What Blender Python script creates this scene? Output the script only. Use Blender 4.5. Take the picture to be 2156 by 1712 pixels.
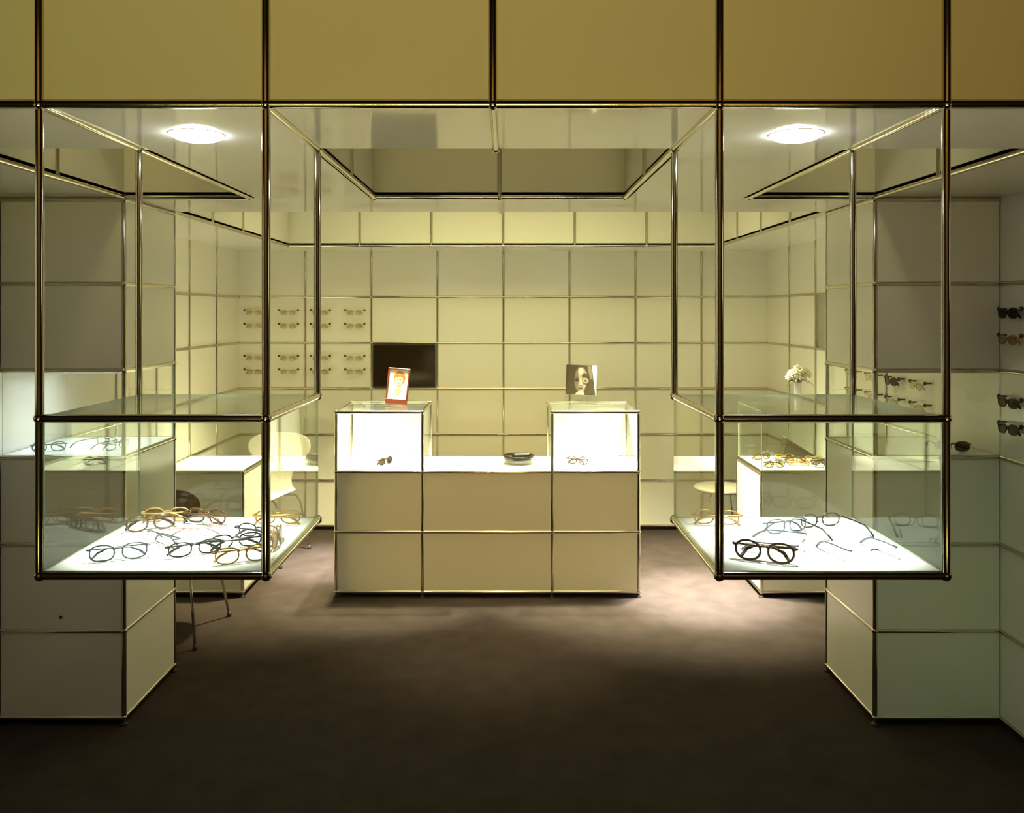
import bpy, math, random
from mathutils import Vector, Matrix, Euler

PI = math.pi
for o in list(bpy.data.objects):
    bpy.data.objects.remove(o, do_unlink=True)
S = bpy.context.scene
COL = S.collection
rnd = random.Random(7)

# ------------------------------------------------------------------ measures
K = 0.3465            # height of one module
H = 6 * K             # underside of the ceiling / header
FZ = -0.03            # carpet level (furniture stands on small feet)
R = 0.0095            # chromed tube radius
BR = 0.0128           # ball joint radius

# ------------------------------------------------------------------ camera
cam_d = bpy.data.cameras.new('camera')
cam = bpy.data.objects.new('camera', cam_d)
COL.objects.link(cam)
cam.location = (0.033, -1.851, 1.622)
cam.rotation_euler = (PI / 2, 0, 0)
cam_d.sensor_fit = 'HORIZONTAL'
cam_d.sensor_width = 36.0
cam_d.lens = 1766.0 / 2156.0 * 36.0
cam_d.shift_x = (1078.0 - 1069.0) / 2156.0
cam_d.shift_y = (656.0 - 856.0) / 2156.0
cam_d.clip_start = 0.05
S.camera = cam

# ------------------------------------------------------------------ world, exposure
w = bpy.data.worlds.new('world')
S.world = w
w.use_nodes = True
bg = w.node_tree.nodes['Background']
bg.inputs[0].default_value = (1.0, 0.62, 0.28, 1)
bg.inputs[1].default_value = 0.006
S.view_settings.view_transform = 'Standard'
S.view_settings.look = 'None'
S.view_settings.exposure = 0.0
S.view_settings.gamma = 1.0
S.view_settings.use_curve_mapping = False
S.cycles.transparent_max_bounces = 40
S.cycles.max_bounces = 14
S.cycles.diffuse_bounces = 6
S.cycles.glossy_bounces = 6
S.cycles.sample_clamp_indirect = 6.0

# ------------------------------------------------------------------ lights
def area(name, loc, rot, sx, sy, power, col, spread=PI):
    d = bpy.data.lights.new(name, 'AREA')
    d.shape = 'RECTANGLE'; d.size = sx; d.size_y = sy
    d.energy = power; d.color = col; d.spread = spread
    o = bpy.data.objects.new(name, d); COL.objects.link(o)
    o.location = loc; o.rotation_euler = rot
    return o

def spot(name, loc, target, power, col, angle, blend=0.6, size=0.04):
    d = bpy.data.lights.new(name, 'SPOT')
    d.energy = power; d.color = col; d.spot_size = math.radians(angle)
    d.spot_blend = blend; d.shadow_soft_size = size
    o = bpy.data.objects.new(name, d); COL.objects.link(o)
    o.location = loc
    v = Vector(target) - Vector(loc)
    o.rotation_euler = v.to_track_quat('-Z', 'Y').to_euler()
    return o

WARM = (1.0, 0.86, 0.40)
HALO = (1.0, 0.93, 0.82)
COOL = (0.93, 0.97, 1.0)
area('well_light', (0, 3.1, 2.74), (math.radians(15), 0, 0), 2.0, 1.0, 29, (1.0, 0.90, 0.36), math.radians(130))
area('front_well_light', (0, 1.0, 2.74), (0, 0, 0), 0.6, 0.6, 0.4, (1.0, 0.80, 0.34), math.radians(110))
spot('side_well_light', (-1.25, 0.70, 2.70), (-1.72, 1.5, 1.75), 6.5, (1.0, 0.84, 0.36), 80, 1.0, 0.08)
spot('side_well_light', (1.25, 0.70, 2.70), (1.72, 1.5, 1.75), 6.5, (0.96, 0.87, 0.42), 80, 1.0, 0.08)
spot('counter_spot', (-0.72, 3.45, 2.70), (-0.71, 3.22, 0.7), 640, (1.0, 0.95, 0.66), 32, 0.5)
spot('counter_spot', (0.56, 3.45, 2.70), (0.54, 3.22, 0.7), 460, (1.0, 0.95, 0.66), 32, 0.5)
spot('counter_spot', (-0.08, 3.4, 2.70), (-0.08, 3.28, 0.7), 360, (1.0, 0.93, 0.72), 34, 0.6)
spot('floor_spot', (1.00, 3.20, 2.70), (1.12, 3.27, 0.0), 2600, (1.0, 0.94, 0.62), 56, 1.0, 0.06)
spot('floor_spot', (1.12, 3.05, 2.70), (1.17, 3.02, 0.0), 4600, (1.0, 0.98, 0.95), 26, 1.0, 0.06)
spot('floor_spot', (-0.95, 3.25, 2.70), (-1.22, 3.45, 0.0), 1350, (1.0, 0.90, 0.52), 56, 1.0, 0.06)
spot('floor_spot', (-1.08, 3.25, 2.70), (-1.14, 3.66, 0.0), 3000, (1.0, 0.96, 0.88), 22, 1.0, 0.06)
spot('aisle_spot', (-0.05, 3.0, 2.70), (-0.05, 2.45, 0.0), 330, (1.0, 0.86, 0.52), 38, 1.0, 0.06)
spot('counter_front_fill', (0.0, -2.6, 2.3), (0.0, 3.0, 0.40), 335, (1.0, 0.68, 0.20), 23, 0.8, 0.05)  # added fill through the aisle, brightens the counter front
area('header_fill', (-1.5, -3.2, 0.3), (math.radians(126), 0, 0), 1.4, 0.1, 2.3, (1.0, 0.84, 0.22), math.radians(48))  # unseen strips added behind the camera to brighten the header
area('header_fill', (0.0, -3.2, 0.3), (math.radians(126), 0, 0), 1.4, 0.1, 4.0, (1.0, 0.77, 0.22), math.radians(48))
area('header_fill', (1.5, -3.2, 0.3), (math.radians(126), 0, 0), 1.4, 0.1, 1.3, (1.0, 0.56, 0.08), math.radians(48))
area('opposite_wall_fill', (0, -4.3, 3.8), (math.radians(-20), 0, 0), 4.0, 0.3, 24, (1.0, 0.64, 0.20), math.radians(120))  # added lamp: brightens the opposite wall so the tubes reflect brown
spot('cabinet_front_fill', (0.7, -2.2, 0.9), (1.88, 1.5, 0.42), 25, (0.32, 1.0, 0.46), 30, 1.0, 0.1)  # unseen spot added for the green cast low on the right cabinet
spot('cabinet_front_fill', (0.3, -2.4, 1.1), (1.60, 1.5, 0.45), 16, (1.0, 0.72, 0.30), 16, 1.0, 0.1)  # unseen spot added to warm the aisle edge of that cabinet front

# unseen area lights, added for the side highlights on the chrome tubes
area('tube_highlight_fill', (-4.1, -1.2, 1.75), (0, math.radians(-90), 0), 1.3, 0.45, 6, (0.97, 1.0, 0.62))
area('tube_highlight_fill', (4.1, -1.0, 1.95), (0, math.radians(90), 0), 0.5, 0.5, 2.5, (0.97, 1.0, 0.62))

# ------------------------------------------------------------------ materials
def new_mat(name):
    m = bpy.data.materials.new(name); m.use_nodes = True
    nt = m.node_tree; nt.nodes.clear()
    out = nt.nodes.new('ShaderNodeOutputMaterial')
    return m, nt, out

def principled(name, col, rough=0.4, metal=0.0, spec=0.5, noise=0.0, nscale=8.0, bump=0.0, bscale=200.0, rvar=0.0, coat=0.0):
    m, nt, out = new_mat(name)
    p = nt.nodes.new('ShaderNodeBsdfPrincipled')
    nt.links.new(p.outputs[0], out.inputs[0])
    p.inputs['Base Color'].default_value = (*col, 1)
    p.inputs['Roughness'].default_value = rough
    p.inputs['Metallic'].default_value = metal
    p.inputs['Specular IOR Level'].default_value = spec
    if coat:
        p.inputs['Coat Weight'].default_value = coat
        p.inputs['Coat Roughness'].default_value = 0.06
    tc = nt.nodes.new('ShaderNodeTexCoord')
    if noise or rvar:
        n = nt.nodes.new('ShaderNodeTexNoise')
        n.inputs['Scale'].default_value = nscale; n.inputs['Detail'].default_value = 6
        nt.links.new(tc.outputs['Object'], n.inputs['Vector'])
    if noise:
        mx = nt.nodes.new('ShaderNodeMix'); mx.data_type = 'RGBA'
        mx.inputs[6].default_value = (*[max(0, c * (1 - noise)) for c in col], 1)
        mx.inputs[7].default_value = (*[min(1, c * (1 + noise)) for c in col], 1)
        nt.links.new(n.outputs[0], mx.inputs[0])
        nt.links.new(mx.outputs[2], p.inputs['Base Color'])
    if rvar:
        mr = nt.nodes.new('ShaderNodeMapRange')
        mr.inputs[3].default_value = rough - rvar; mr.inputs[4].default_value = rough + rvar
        nt.links.new(n.outputs[0], mr.inputs[0]); nt.links.new(mr.outputs[0], p.inputs['Roughness'])
    if bump:
        b = nt.nodes.new('ShaderNodeBump'); b.inputs['Strength'].default_value = bump
        b.inputs['Distance'].default_value = 0.004
        n2 = nt.nodes.new('ShaderNodeTexNoise'); n2.inputs['Scale'].default_value = bscale; n2.inputs['Detail'].default_value = 3
        nt.links.new(tc.outputs['Object'], n2.inputs['Vector'])
        nt.links.new(n2.outputs[0], b.inputs['Height']); nt.links.new(b.outputs[0], p.inputs['Normal'])
    return m

def thin_glass(name, tint=(0.97, 0.985, 0.97), refl=1.0, f0=0.045, rough=0.0, maxr=0.85):
    """a pane: clear, with view-angle reflection on each face"""
    m, nt, out = new_mat(name)
    g = nt.nodes.new('ShaderNodeNewGeometry')
    d = nt.nodes.new('ShaderNodeVectorMath'); d.operation = 'DOT_PRODUCT'
    nt.links.new(g.outputs['Incoming'], d.inputs[0]); nt.links.new(g.outputs['Normal'], d.inputs[1])
    a = nt.nodes.new('ShaderNodeMath'); a.operation = 'ABSOLUTE'
    nt.links.new(d.outputs['Value'], a.inputs[0])
    s = nt.nodes.new('ShaderNodeMath'); s.operation = 'SUBTRACT'; s.inputs[0].default_value = 1.0
    nt.links.new(a.outputs[0], s.inputs[1])
    pw = nt.nodes.new('ShaderNodeMath'); pw.operation = 'POWER'; pw.inputs[1].default_value = 5.0
    nt.links.new(s.outputs[0], pw.inputs[0])
    ma = nt.nodes.new('ShaderNodeMath'); ma.operation = 'MULTIPLY_ADD'
    ma.inputs[1].default_value = (1 - f0) * refl; ma.inputs[2].default_value = f0 * refl
    nt.links.new(pw.outputs[0], ma.inputs[0])
    mn = nt.nodes.new('ShaderNodeMath'); mn.operation = 'MINIMUM'; mn.inputs[1].default_value = maxr
    nt.links.new(ma.outputs[0], mn.inputs[0])
    t = nt.nodes.new('ShaderNodeBsdfTransparent'); t.inputs[0].default_value = (*tint, 1)
    gl = nt.nodes.new('ShaderNodeBsdfGlossy'); gl.inputs['Color'].default_value = (0.97, 0.99, 0.96, 1); gl.inputs['Roughness'].default_value = rough
    mx = nt.nodes.new('ShaderNodeMixShader')
    nt.links.new(mn.outputs[0], mx.inputs[0]); nt.links.new(t.outputs[0], mx.inputs[1]); nt.links.new(gl.outputs[0], mx.inputs[2])
    nt.links.new(mx.outputs[0], out.inputs[0])
    return m

def emission(name, col, strength):
    m, nt, out = new_mat(name)
    e = nt.nodes.new('ShaderNodeEmission'); e.inputs[0].default_value = (*col, 1); e.inputs[1].default_value = strength
    nt.links.new(e.outputs[0], out.inputs[0])
    return m

M = {}
M['panel'] = principled('white_lacquered_panel', (0.78, 0.765, 0.665), 0.16, 0, 0.5, noise=0.012, nscale=3, rvar=0.03)
M['ceil'] = principled('gloss_ceiling_panel', (0.90, 0.89, 0.83), 0.05, 0, 0.5, noise=0.01, nscale=2)
M['ceil'].node_tree.nodes['Principled BSDF'].inputs['IOR'].default_value = 1.85
M['tray'] = principled('white_tray', (0.86, 0.87, 0.88), 0.3, 0, 0.4)
M['chrome'] = principled('chrome', (0.62, 0.58, 0.47), 0.11, 1.0)
M['carpet'] = principled('carpet', (0.042, 0.032, 0.027), 0.95, 0, 0.05, noise=0.35, nscale=9, bump=0.8, bscale=420)
M['stucco'] = principled('brown_stucco', (0.42, 0.28, 0.14), 0.8, noise=0.15, nscale=6)
M['plinth'] = principled('black_plinth', (0.015, 0.012, 0.010), 0.7)
M['glass'] = thin_glass('clear_glass')
M['glass_edge'] = principled('glass_edge', (0.40, 0.46, 0.33), 0.15)
M['lamp'] = emission('lamp_lens', (0.92, 0.97, 1.0), 50)
M['lampring'] = principled('lamp_ring', (0.85, 0.85, 0.83), 0.25)
M['screen'] = principled('dark_screen', (0.018, 0.012, 0.003), 0.12, 0, 0.5)
M['bezel'] = principled('dark_bezel', (0.02, 0.015, 0.006), 0.35)
M['peg'] = principled('black_peg', (0.03, 0.025, 0.015), 0.35)
M['rubber'] = principled('black_rubber', (0.02, 0.018, 0.015), 0.6)
M['stool'] = principled('beige_stool_seat', (0.22, 0.195, 0.135), 0.4)
M['chair_white'] = principled('white_chair_shell', (0.46, 0.435, 0.37), 0.3, 0, 0.5)
M['chair_dark'] = principled('brown_chair_shell', (0.16, 0.115, 0.055), 0.35, noise=0.2, nscale=14)
M['gold'] = principled('gold_metal', (0.42, 0.25, 0.06), 0.3, 0.7)
M['old_gold'] = principled('old_gold_metal', (0.070, 0.036, 0.008), 0.35, 0.4)
M['pale_amber'] = principled('pale_amber_acetate', (0.50, 0.38, 0.20), 0.25)
M['tortoise'] = principled('tortoise_acetate', (0.055, 0.026, 0.010), 0.2, noise=0.6, nscale=90)
M['gunmetal'] = principled('gunmetal', (0.030, 0.030, 0.032), 0.3, 0.6)
M['silver'] = principled('silver_metal', (0.20, 0.20, 0.21), 0.3, 0.7)
M['amber'] = principled('amber_acetate', (0.34, 0.21, 0.08), 0.2, noise=0.3, nscale=60)
M['beige'] = principled('beige_acetate', (0.52, 0.42, 0.24), 0.25)
M['brownsun'] = principled('brown_acetate', (0.035, 0.014, 0.010), 0.2)
M['pink'] = principled('pink_acetate', (0.62, 0.33, 0.33), 0.25)
M['pale_steel'] = principled('pale_steel', (0.085, 0.095, 0.12), 0.35, 0.4)
M['lens'] = thin_glass('clear_lens', (0.95, 0.96, 0.95), 0.8)
M['lens_beige'] = thin_glass('beige_lens', (0.90, 0.85, 0.72), 0.7)
M['lens_sun'] = thin_glass('dark_lens', (0.16, 0.08, 0.07), 0.7)
M['lens_tea'] = thin_glass('tea_lens', (0.80, 0.68, 0.50), 0.7)
M['red_wood'] = principled('red_brown_frame', (0.13, 0.022, 0.008), 0.4, noise=0.25, nscale=30)
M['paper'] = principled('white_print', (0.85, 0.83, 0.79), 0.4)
M['ink_orange'] = principled('orange_print', (0.52, 0.20, 0.05), 0.4)
M['ink_skin'] = principled('skin_print', (0.80, 0.62, 0.48), 0.4)
M['ink_yellow'] = principled('yellow_print', (0.78, 0.60, 0.26), 0.4)
M['ink_red'] = principled('lip_print', (0.60, 0.22, 0.16), 0.4)
M['ink_dark'] = principled('dark_print', (0.03, 0.022, 0.008), 0.4)
M['ink_mid'] = principled('mid_print', (0.055, 0.042, 0.02), 0.4)
M['ink_grey'] = principled('grey_print', (0.095, 0.08, 0.045), 0.4)
M['ink_light'] = principled('light_print', (0.19, 0.165, 0.11), 0.4)
M['ink_pale'] = principled('pale_print', (0.30, 0.27, 0.20), 0.4)
M['acrylic'] = thin_glass('clear_acrylic', (0.96, 0.97, 0.95), 0.8)
M['vase'] = principled('white_ceramic', (0.84, 0.83, 0.80), 0.25)
M['petal'] = principled('cream_petal', (0.84, 0.80, 0.64), 0.55)
M['petal_core'] = principled('petal_core', (0.50, 0.46, 0.20), 0.6)
M['leaf'] = principled('dark_leaf', (0.050, 0.050, 0.012), 0.45)
M['wedge'] = principled('brown_card', (0.050, 0.036, 0.016), 0.5)
M['wedge_top'] = principled('beige_card', (0.24, 0.20, 0.115), 0.4)
M['bowl'] = thin_glass('thick_dish_glass', (0.52, 0.52, 0.42), 1.4, 0.08)
M['dark_item'] = principled('dark_leather', (0.030, 0.026, 0.016), 0.5)

# ------------------------------------------------------------------ mesh builder
class MB:
    def __init__(self):
        self.v = []; self.f = []; self.mi = []; self.sm = []
    def add(self, vs, fs, mi=0, smooth=False, mat=None):
        b = len(self.v)
        for p in vs:
            p = Vector(p)
            if mat is not None: p = mat @ p
            self.v.append(p)
        for f in fs:
            self.f.append([b + i for i in f]); self.mi.append(mi); self.sm.append(smooth)
    def box(self, x0, x1, y0, y1, z0, z1, mi=0, mat=None, side_mi=None, thin=None):
        vs = [(x0, y0, z0), (x1, y0, z0), (x1, y1, z0), (x0, y1, z0), (x0, y0, z1), (x1, y0, z1), (x1, y1, z1), (x0, y1, z1)]
        fs = [(3, 2, 1, 0), (4, 5, 6, 7), (0, 1, 5, 4), (1, 2, 6, 5), (2, 3, 7, 6), (3, 0, 4, 7)]
        axes = ['z', 'z', 'y', 'x', 'y', 'x']
        b = len(self.v)
        for p in vs:
            p = Vector(p)
            if mat is not None: p = mat @ p
            self.v.append(p)
        for f, a in zip(fs, axes):
            self.f.append([b + i for i in f]); self.sm.append(False)
            self.mi.append(side_mi if (side_mi is not None and a != thin) else mi)
    def bbox(self, x0, x1, y0, y1, z0, z1, bv=0.004, mi=0, mat=None):
        """box with chamfered edges"""
        xs = (x0, x1); ys = (y0, y1); zs = (z0, z1)
        vs = []; idx = {}
        for i in (0, 1):
            for j in (0, 1):
                for k in (0, 1):
                    sx, sy, sz = (1, -1)[i], (1, -1)[j], (1, -1)[k]
                    for a in range(3):
                        p = [xs[i] + sx * bv, ys[j] + sy * bv, zs[k] + sz * bv]
                        p[a] = (xs[i], ys[j], zs[k])[a]
                        idx[(i, j, k, a)] = len(vs); vs.append(p)
        fs = []
        def q(*keys): return [idx[k] for k in keys]
        for a in range(3):
            for s in (0, 1):
                ks = []
                for (u, v_) in ((0, 0), (1, 0), (1, 1), (0, 1)):
                    t = [0, 0, 0]; t[a] = s; t[(a + 1) % 3] = u; t[(a + 2) % 3] = v_
                    ks.append((*t, a))
                f = q(*ks)
                fs.append(f if s else f[::-1])
        for a in range(3):   # edges along axis a
            b, c = (a + 1) % 3, (a + 2) % 3
            for sb in (0, 1):
                for sc in (0, 1):
                    t0 = [0, 0, 0]; t1 = [0, 0, 0]
                    t0[b] = t1[b] = sb; t0[c] = t1[c] = sc; t1[a] = 1
                    f = q((*t0, b), (*t1, b), (*t1, c), (*t0, c))
                    fs.append(f[::-1] if (sb == sc) else f)
        for i in (0, 1):
            for j in (0, 1):
                for k in (0, 1):
                    f = q((i, j, k, 0), (i, j, k, 1), (i, j, k, 2))
                    fs.append(f if (i + j + k) % 2 else f[::-1])
        self.add(vs, fs, mi, False, mat)
    def tube(self, a, b, r=R, n=14, mi=0, r2=None, caps=True):
        a = Vector(a); b = Vector(b); r2 = r if r2 is None else r2
        d = (b - a).normalized()
        u = d.orthogonal().normalized(); w_ = d.cross(u)
        vs = []
        for i in range(n):
            t = 2 * PI * i / n; c = u * math.cos(t) + w_ * math.sin(t)
            vs.append(a + c * r); vs.append(b + c * r2)
        fs = [(2 * i, 2 * ((i + 1) % n), 2 * ((i + 1) % n) + 1, 2 * i + 1) for i in range(n)]
        self.add(vs, fs, mi, True)
        if caps:
            self.add([vs[2 * i] for i in range(n)], [list(range(n))[::-1]], mi)
            self.add([vs[2 * i + 1] for i in range(n)], [list(range(n))], mi)
    def path(self, pts, r=0.002, n=6, mi=0, closed=False):
        pts = [Vector(p) for p in pts]; m = len(pts)
        rs = r if isinstance(r, (list, tuple)) else [r] * m
        vs = []
        u = None
        for i in range(m):
            if closed: d = pts[(i + 1) % m] - pts[(i - 1) % m]
            else: d = pts[min(i + 1, m - 1)] - pts[max(i - 1, 0)]
            d.normalize()
            if u is None: u = d.orthogonal().normalized()
            else:
                u = (u - d * u.dot(d))
                u = u.normalized() if u.length > 1e-6 else d.orthogonal().normalized()
            w_ = d.cross(u)
            for j in range(n):
                t = 2 * PI * j / n
                vs.append(pts[i] + (u * math.cos(t) + w_ * math.sin(t)) * rs[i])
        fs = []
        for i in range(m if closed else m - 1):
            i2 = (i + 1) % m
            for j in range(n):
                j2 = (j + 1) % n
                fs.append((i * n + j, i * n + j2, i2 * n + j2, i2 * n + j))
        if not closed:
            fs.append(list(range(n))[::-1]); fs.append([(m - 1) * n + j for j in range(n)])
        self.add(vs, fs, mi, True)
    def sphere(self, c, r, n=14, m=8, mi=0, sc=(1, 1, 1), mat=None):
        c = Vector(c); vs = [c + Vector((0, 0, r * sc[2]))]; fs = []
        for i in range(1, m):
            t = PI * i / m
            for j in range(n):
                p = 2 * PI * j / n
                vs.append(c + Vector((r * sc[0] * math.sin(t) * math.cos(p), r * sc[1] * math.sin(t) * math.sin(p), r * sc[2] * math.cos(t))))
        vs.append(c - Vector((0, 0, r * sc[2])))
        for j in range(n): fs.append((0, 1 + j, 1 + (j + 1) % n))
        for i in range(m - 2):
            for j in range(n):
                a = 1 + i * n + j; b = 1 + i * n + (j + 1) % n
                fs.append((a, a + n, b + n, b))
        L = len(vs) - 1
        for j in range(n): fs.append((L, L - n + (j + 1) % n, L - n + j))
        self.add(vs, fs, mi, True, mat)
    def lathe(self, prof, c=(0, 0, 0), n=28, mi=0):
        c = Vector(c); vs = []
        for (r, z) in prof:
            for j in range(n):
                p = 2 * PI * j / n
                vs.append(c + Vector((r * math.cos(p), r * math.sin(p), z)))
        fs = []
        for i in range(len(prof) - 1):
            for j in range(n):
                fs.append((i * n + j, i * n + (j + 1) % n, (i + 1) * n + (j + 1) % n, (i + 1) * n + j))
        self.add(vs, fs, mi, True)
    def poly(self, pts, th, mi=0, mat=None):
        """extrude an xz outline from y=0 to y=-th (a thin flat shape facing -y)"""
        n = len(pts)
        vs = [(p[0], 0, p[1]) for p in pts] + [(p[0], -th, p[1]) for p in pts]
        fs = [list(range(n))[::-1], [n + i for i in range(n)]]
        for i in range(n): fs.append((i, (i + 1) % n, n + (i + 1) % n, n + i))
        self.add(vs, fs, mi, False, mat)
    def build(self, name, mats, parent=None, fix=True):
        me = bpy.data.meshes.new(name)
        me.from_pydata([tuple(p) for p in self.v], [], self.f)
        if not isinstance(mats, (list, tuple)): mats = [mats]
        for m in mats: me.materials.append(m)
        me.polygons.foreach_set('material_index', self.mi)
        me.polygons.foreach_set('use_smooth', self.sm)
        me.update()
        o = bpy.data.objects.new(name, me); COL.objects.link(o)
        if parent is not None: o.parent = parent
        return o

def tag(o, label, cat, group=None):
    o['label'] = label; o['category'] = cat
    if group: o['group'] = group
    return o

def thing(name, label, cat, loc=(0, 0, 0), rz=0.0, group=None):
    o = bpy.data.objects.new(name, None); COL.objects.link(o)
    o.empty_display_size = 0.05
    o.location = loc; o.rotation_euler = (0, 0, rz)
    return tag(o, label, cat, group)

def struct(o):
    o['kind'] = 'structure'; return o

def dup(root, loc, rot=(0, 0, 0), label=None, group=None):
    r = root.copy(); COL.objects.link(r); r.location = loc; r.rotation_euler = rot
    if label: r['label'] = label
    if group: r['group'] = group
    for ch in list(root.children):
        c = ch.copy(); COL.objects.link(c); c.parent = r
        for g in list(ch.children):
            d = g.copy(); COL.objects.link(d); d.parent = c
    return r

# ------------------------------------------------------------------ the setting
fl = MB(); fl.box(-4.2, 4.2, -5.0, 4.6, FZ - 0.03, FZ)
struct(fl.build('floor', M['carpet']))

XW = 2.0
def grid_tubes(o, mb_fn):
    mb = MB(); mb_fn(mb); t = mb.build('tube_grid', M['chrome'], o); return t

# back wall
wb = MB(); wb.box(-XW - 0.03, XW + 0.03, 4.5, 4.53, 0.0, 8 * K)
wall_back = struct(wb.build('wall_back', M['panel']))
def f(mb):
    for i in range(-3, 4): mb.tube((i * 0.5, 4.5, 0), (i * 0.5, 4.5, H))
    for j in range(0, 6): mb.tube((-XW, 4.5, j * K), (XW, 4.5, j * K))
    for i in range(-3, 4):
        for j in range(0, 6): mb.sphere((i * 0.5, 4.5, j * K), BR, 10, 6)
grid_tubes(wall_back, f)
bb = MB(); bb.box(-XW, XW, 4.512, 4.53, FZ, 0.0)
struct(bb.build('baseboard_back', M['plinth']))

# the other side of the mall passage, behind the camera
ow = MB(); ow.box(-4.2, 4.2, -5.0, -4.9, FZ, 4.2)
struct(ow.build('wall_opposite', M['stucco']))

# side walls
def side_wall(name, sx, hole):
    x0, x1 = sorted((sx * XW, sx * (XW + 0.03)))
    mb = MB()
    if hole:
        hy0, hy1, hz0, hz1 = 3.0, 3.5, 4 * K, 5 * K
        mb.box(x0, x1, 0.012, hy0, 0, 8 * K); mb.box(x0, x1, hy1, 4.5, 0, 8 * K)
        mb.box(x0, x1, hy0, hy1, 0, hz0); mb.box(x0, x1, hy0, hy1, hz1, 8 * K)
        xd = sx * (XW + 0.25)
        a, b = sorted((x1 if sx > 0 else x0, xd))
        mb.box(a, b, hy0 - 0.01, hy0, hz0 - 0.01, hz1 + 0.01); mb.box(a, b, hy1, hy1 + 0.01, hz0 - 0.01, hz1 + 0.01)
        mb.box(a, b, hy0, hy1, hz0 - 0.01, hz0); mb.box(a, b, hy0, hy1, hz1, hz1 + 0.01)
        c, d = sorted((xd, xd + sx * 0.01)); mb.box(c, d, hy0 - 0.01, hy1 + 0.01, hz0 - 0.01, hz1 + 0.01)
    else:
        mb.box(x0, x1, 0.012, 4.5, 0, 8 * K)
    o = struct(mb.build(name, M['panel']))
    def f(t):
        for i in range(0, 9):
            y = i * 0.5
            if i in (0, 3, 4): continue
            t.tube((sx * XW, y, 0), (sx * XW, y, H))
        for j in range(0, 6):
            t.tube((sx * XW, 0.02, j * K), (sx * XW, 1.49, j * K))
            t.tube((sx * XW, 2.01, j * K), (sx * XW, 4.5, j * K))
        for i in range(1, 9):
            if i in (3, 4): continue
            for j in range(0, 6): t.sphere((sx * XW, i * 0.5, j * K), BR, 10, 6)
    grid_tubes(o, f)
    b = MB(); x2, x3 = sorted((sx * (XW + 0.012), sx * (XW + 0.03))); b.box(x2, x3, 0.02, 4.5, FZ, 0)
    struct(b.build('baseboard_' + name.split('_')[1], M['plinth']))
    return o
wall_left = side_wall('wall_left', -1, False)
wall_right = side_wall('wall_right', 1, True)

# header above the opening
wf = MB()
wf.box(-2.4, 2.4, 0.0, 0.012, H, 8 * K)
wall_front = struct(wf.build('wall_front', M['panel']))
def f(t):
    t.tube((-2.4, 0, H), (2.4, 0, H), n=20)
    for i in range(-4, 5):
        t.tube((i * 0.5, -0.002, H), (i * 0.5, -0.002, 8 * K), n=20)
        t.sphere((i * 0.5, 0, H), BR, 18, 12)
grid_tubes(wall_front, f)

# glossy ceiling strips with openings, and the raised wells above them
cl = MB()
T = 0.02
def strip(x0, x1, y0, y1): cl.box(x0, x1, y0, y1, H, H + T)
strip(-XW, XW, 0.012, 0.5)
for s in (-1, 1):
    a, b = sorted((s * 0.5, s * 1.0)); strip(a, b, 0.5, 1.5)
    a, b = sorted((s * 1.5, s * XW)); strip(a, b, 0.5, 1.5)
    a, b = sorted((s * 1.5, s * XW)); strip(a, b, 2.0, 4.0)
strip(-XW, XW, 1.5, 2.0)
strip(-XW, XW, 4.0, 4.5)
ceiling = struct(cl.build('ceiling', M['ceil']))
def f(t):
    for i in range(-3, 4): t.tube((i * 0.5, 0, H), (i * 0.5, 0.5, H))
    for x in (-1.5, -1.0, -0.5, 0.5, 1.0, 1.5): t.tube((x, 0.5, H), (x, 1.5, H))
    for s in (-1, 1):
        t.tube((s * 0.5, 1.5, H), (s * 1.0, 1.5, H)) if False else None
        t.tube((s * 1.5, 2.0, H), (s * 1.5, 4.0, H))
        t.tube((s * 1.0, 1.5, H), (s * 1.5, 1.5, H))
    t.tube((-0.5, 1.5, H), (0.5, 1.5, H))
    t.tube((-1.5, 4.0, H), (1.5, 4.0, H))
    t.tube((0, 1.5, H), (0, 2.0, H)); t.tube((0, 4.0, H), (0, 4.5, H))
    for x in (-1.5, -1.0, -0.5, 0, 0.5, 1.0, 1.5):
        t.sphere((x, 1.5, H), BR, 10, 6); t.sphere((x, 4.0, H), BR, 10, 6)
        t.sphere((x, 0.5, H), BR, 10, 6)
grid_tubes(ceiling, f)

def well(name, x0, x1, y0, y1, seams_x, seams_y):
    top = 8 * K
    mb = MB(); z0 = H + T
    mb.box(x0 - T, x1 + T, y1, y1 + T, H, top)
    mb.box(x0 - T, x1 + T, y0 - T, y0, z0, top)
    mb.box(x0 - T, x0, y0, y1, H, top); mb.box(x1, x1 + T, y0, y1, H, top)
    mb.box(x0 - T, x1 + T, y0 - T, y1 + T, top, top + T)
    o = struct(mb.build(name, M['panel']))
    def f(t):
        for x in seams_x: t.tube((x, y1, H), (x, y1, top))
        for y in seams_y: t.tube((x0, y, H), (x0, y, top)); t.tube((x1, y, H), (x1, y, top))
    grid_tubes(o, f)
well('trim_1', -0.5, 0.5, 0.52, 1.5, (0.0,), (1.0,))
well('trim_2', -1.5, -1.0, 0.52, 1.5, (), (1.0,))
well('trim_3', 1.0, 1.5, 0.52, 1.5, (), (1.0,))
well('trim_4', -1.5, 1.5, 2.02, 4.0, (-1.0, -0.5, 0.0, 0.5, 1.0), (2.5, 3.0, 3.5))

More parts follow.
